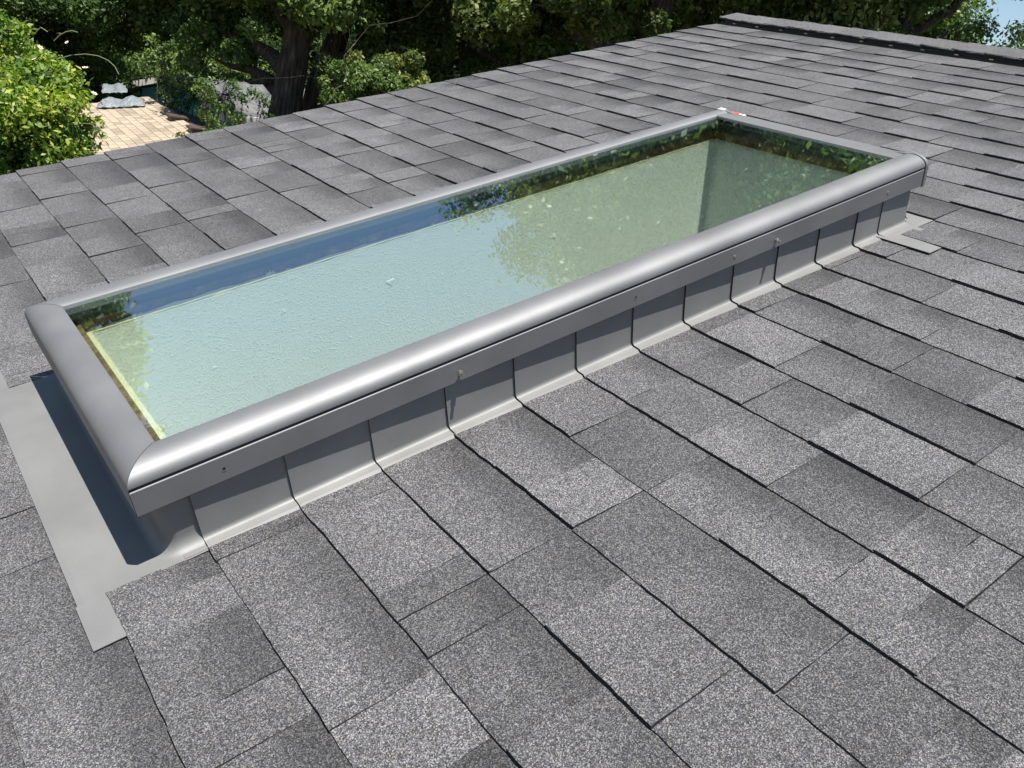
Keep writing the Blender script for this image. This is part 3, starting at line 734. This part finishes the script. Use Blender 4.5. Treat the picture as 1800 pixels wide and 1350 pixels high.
for srow in range(int(wd_/.11)):
    y0, y1 = wd_-srow*.11, wd_-(srow+1)*.11; x = random.uniform(-.2, 0)
    while x < rlen:
        w = random.choice((.14, .2, .24)); x1 = min(x+w, rlen); xx0 = max(0, x)
        if x1 > xx0:
            i0 = len(V); tn = random.choice((.72, .86, 1, 1, 1.06))
            V += [(xx0+.006, y0, hr-sp*y0+.012), (x1, y0, hr-sp*y0+.012), (x1, y1-.01, hr-sp*(y1-.01)+.004), (xx0+.018, y1-.01, hr-sp*(y1-.01)+.004), (xx0+.006, y0, hr-sp*y0), (x1, y0, hr-sp*y0)]
            F += [(i0, i0+1, i0+2, i0+3), (i0, i0+4, i0+5, i0+1)]; T += [tn]*6
        x += w
me = mesh('shingle_roof', V, F, M_TAN, smooth=False); ca = me.color_attributes.new('tone', 'FLOAT_COLOR', 'POINT')
t4 = np.ones((len(T), 4), np.float32); t4[:, :3] = np.array(T, np.float32)[:, None]; ca.data.foreach_set('color', t4.ravel()); link('shingle_roof', me, nh)
m = MB(); yb = -wd_
m.add([(0, 0, hr-.004), (rlen, 0, hr-.004), (rlen, wd_, hr-sp*wd_-.004), (0, wd_, hr-sp*wd_-.004), (0, yb, hr+sp*yb), (rlen, yb, hr+sp*yb)], [(0, 1, 2, 3), (0, 4, 5, 1)]); m.build('roof_deck', M_DECK, nh, smooth=False)
m = MB(); x0, x1, y0, y1 = .3, rlen-.3, -wd_+.4, wd_-.4; ze = hr-sp*(wd_-.4)-.06
for xx in (x0, x1): m.add([(xx, y0, 0), (xx, y1, 0), (xx, y1, ze), (xx, 0, hr-.08), (xx, y0, ze)], [(0, 1, 2, 3, 4)])
for yy in (y0, y1): m.add([(x0, yy, 0), (x1, yy, 0), (x1, yy, ze), (x0, yy, ze)], [(0, 1, 2, 3)])
m.build('wall', M_STUCCO, nh, smooth=False)
nhi = nh.matrix_world.inverted()
M_BRV = mat('brown_vent_metal', (.09, .065, .05), .5, .3); M_TARP = mat('silver_sheet', (.16, .18, .19), .5, .1)
bump(M_TARP, noise(M_TARP, 9, 4), .06)
def on_tan(px, py):      # photograph pixel -> point on the tan slope, in the house's own coordinates
    o_ = nhi @ CAMP; d_ = (nhi.to_3x3() @ ray(px, py)); t = (hr-sp*o_.y-o_.z)/(d_.z+sp*d_.y); return o_+d_*t
for (px, py, lab) in ((311, 210, None), (348, 231, None)):
    p = on_tan(px, py); m = MB()
    for (hw, z0, z1) in ((.11, -.03, .02), (.135, .022, .034), (.14, .042, .056), (.12, .056, .062)): m.box(p.x-hw, p.x+hw, p.y-hw, p.y+hw, p.z+z0, p.z+z1)
    m.build('roof_vent', M_BRV, nh, smooth=False)
def sheet_on(pxs, name, label, hump):
    P = [on_tan(*q) for q in pxs]; m = MB(); n = 14; V = []
    for i in range(n+1):
        for j in range(n+1):
            u, v = i/n, j/n; q = (P[0]*(1-u)+P[1]*u)*(1-v)+(P[3]*(1-u)+P[2]*u)*v
            V.append(nh.matrix_world @ (q+Vector((random.uniform(-.02, .02), random.uniform(-.02, .02), .03+hump*math.sin(v*math.pi)*(.7+.3*math.sin(u*11)) + random.uniform(0, .02)))))
    m.add(V, [(i*(n+1)+j, i*(n+1)+j+1, (i+1)*(n+1)+j+1, (i+1)*(n+1)+j) for i in range(n) for j in range(n)])
    o = m.build(name, M_TARP, None, angle=60); tag(o, label, 'tarp'); sm = o.modifiers.new('thick', 'SOLIDIFY'); sm.thickness = .01
sheet_on([(168, 194), (255, 190), (248, 177), (190, 181)], 'silver_tarp', 'crumpled silver sheet lying on the tan roof, nearer of two', .10)
sheet_on([(180, 168), (225, 166), (215, 152), (178, 154)], 'silver_tarp', 'crumpled silver sheet further up beyond the nearer one', .08)

# grey roofed house with a turquoise gable, further back
M_TURQ = mat('turquoise_wall', (.10, .40, .55), .7); M_GREYR = mat('grey_roof', (.25, .25, .27), .85)
L(M_GREYR, ramp(M_GREYR, noise(M_GREYR, 3, 6, None, .7), [(.35, (.045, .045, .05)), (.6, (.12, .12, .125)), (.75, (.18, .18, .185))]), bs(M_GREYR).inputs['Base Color'])
Q0 = at_h(303, 131, 20.0); Q1 = at_h(397, 204, 18.9); za = Q0.z
side = Q1-Q0; side.z = 0; wd2 = side.length; sp2 = (Q0.z-Q1.z)/wd2; side.normalize()
rd = Vector((0, 0, 1)).cross(side).normalized(); rlen2 = 9.0
if (CAMP-Q0).dot(rd) > 0: rd = -rd
bx = Matrix.Identity(4)
for i in range(3): bx[i][0] = rd[i]; bx[i][1] = side[i]; bx[i][2] = (0, 0, 1)[i]; bx[i][3] = (Q0.x, Q0.y, GZ)[i]
gh = empty('far_house', mat=bx); tag(gh, 'further house with a turquoise gable wall, white fascia and grey roof, behind the oak branches', 'house')
hr = za-GZ
m = MB()
for s in (1, -1): m.add([(0, 0, hr), (rlen2, 0, hr), (rlen2, s*wd2, hr-sp2*wd2), (0, s*wd2, hr-sp2*wd2), (0, 0, hr-.06), (rlen2, 0, hr-.06), (rlen2, s*wd2, hr-sp2*wd2-.06), (0, s*wd2, hr-sp2*wd2-.06)], [(0, 1, 2, 3), (4, 7, 6, 5), (0, 3, 7, 4), (2, 6, 7, 3), (1, 5, 6, 2)])
m.build('roof', M_GREYR, gh, smooth=False)
m = MB()
for s in (1, -1):
    m.add([(-.03, 0, hr+.01), (-.03, s*wd2, hr-sp2*wd2+.01), (-.03, s*wd2, hr-sp2*wd2-.12), (-.03, 0, hr-.12), (.0, 0, hr+.01), (.0, s*wd2, hr-sp2*wd2+.01), (.0, s*wd2, hr-sp2*wd2-.12), (.0, 0, hr-.12)], [(0, 1, 2, 3), (7, 6, 5, 4), (0, 4, 5, 1), (3, 2, 6, 7)])
m.box(0, rlen2, wd2+.002, wd2+.03, hr-sp2*wd2-.12, hr-sp2*wd2+.01)
m.build('fascia', M_TRIM, gh, smooth=False)
m = MB(); m.add([(.35, -wd2+.3, 0), (.35, wd2-.3, 0), (.35, wd2-.3, hr-sp2*wd2), (.35, 0, hr-.1), (.35, -wd2+.3, hr-sp2*wd2)], [(0, 1, 2, 3, 4)])

for s in (1, -1): m.add([(.35, s*(wd2-.3), 0), (rlen2, s*(wd2-.3), 0), (rlen2, s*(wd2-.3), hr-sp2*wd2), (.35, s*(wd2-.3), hr-sp2*wd2)], [(0, 1, 2, 3)])
m.build('wall', M_TURQ, gh, smooth=False)

# thin-stemmed saplings in front of the far house
for (px, py0, dist, h, lab) in ((262, 178, 19, .9, 'leftmost thin-stemmed sapling between the tan roof and the grey roofed house'), (288, 190, 17, 1.2, 'thin-stemmed sapling in front of the turquoise gable'), (335, 200, 15.8, 1.1, 'thin-stemmed sapling just right of the turquoise gable'), (410, 212, 13.2, .5, 'bushy sapling over the roof edge below the oak limb')):
    p = at_h(px, py0, dist); base = Vector((p.x, p.y, GZ)); hh_ = p.z-GZ; m = MB(); c, r = [], []
    for q in range(7):
        e = Vector((random.uniform(-.7, .7), random.uniform(-.7, .7), hh_+h*random.uniform(.5, 1))); pp = limb_path((random.uniform(-.05, .05), random.uniform(-.05, .05), hh_*.6), e, .0, 7, .05)
        m.tube(pp, [.022*(1-.8*t/7) for t in range(8)], 5)
        for t in range(5, 8): c.append(tuple(pp[t]+Vector((random.uniform(-.2, .2), random.uniform(-.2, .2), -.0)))); r.append(.06+.012*t)
    m.tube([(0, 0, 0), (0, 0, hh_*.62)], [.05, .03], 7)
    c2, r2 = clumps(16, .7, .7, .3, .08, .18, .3, hh_-.35)
    place_tree('sapling', lab, 'sapling', base, mesh('trunk', m.V, m.F, M_BARK, m.M), leaves('crown', c+c2, r+r2, 3500, .028, M_OAK))

# far wooded rise that closes the view
cs_, rs_ = [], []
for i in range(420):
    a_ = math.radians(random.uniform(-130, 10)); dd = random.uniform(46, 62); cs_.append((CAMP.x+math.sin(a_)*dd, CAMP.y+math.cos(a_)*dd, GZ+random.uniform(0, 7.5 if math.degrees(a_) > -62 else 6.0))); rs_.append(random.uniform(1.4, 2.8))
tag(link('distant_woods', leaves('distant_woods', cs_, rs_, 120000, .28, M_OAK)), 'dark far wood closing the view behind all the trees', 'woods', None, 'stuff')
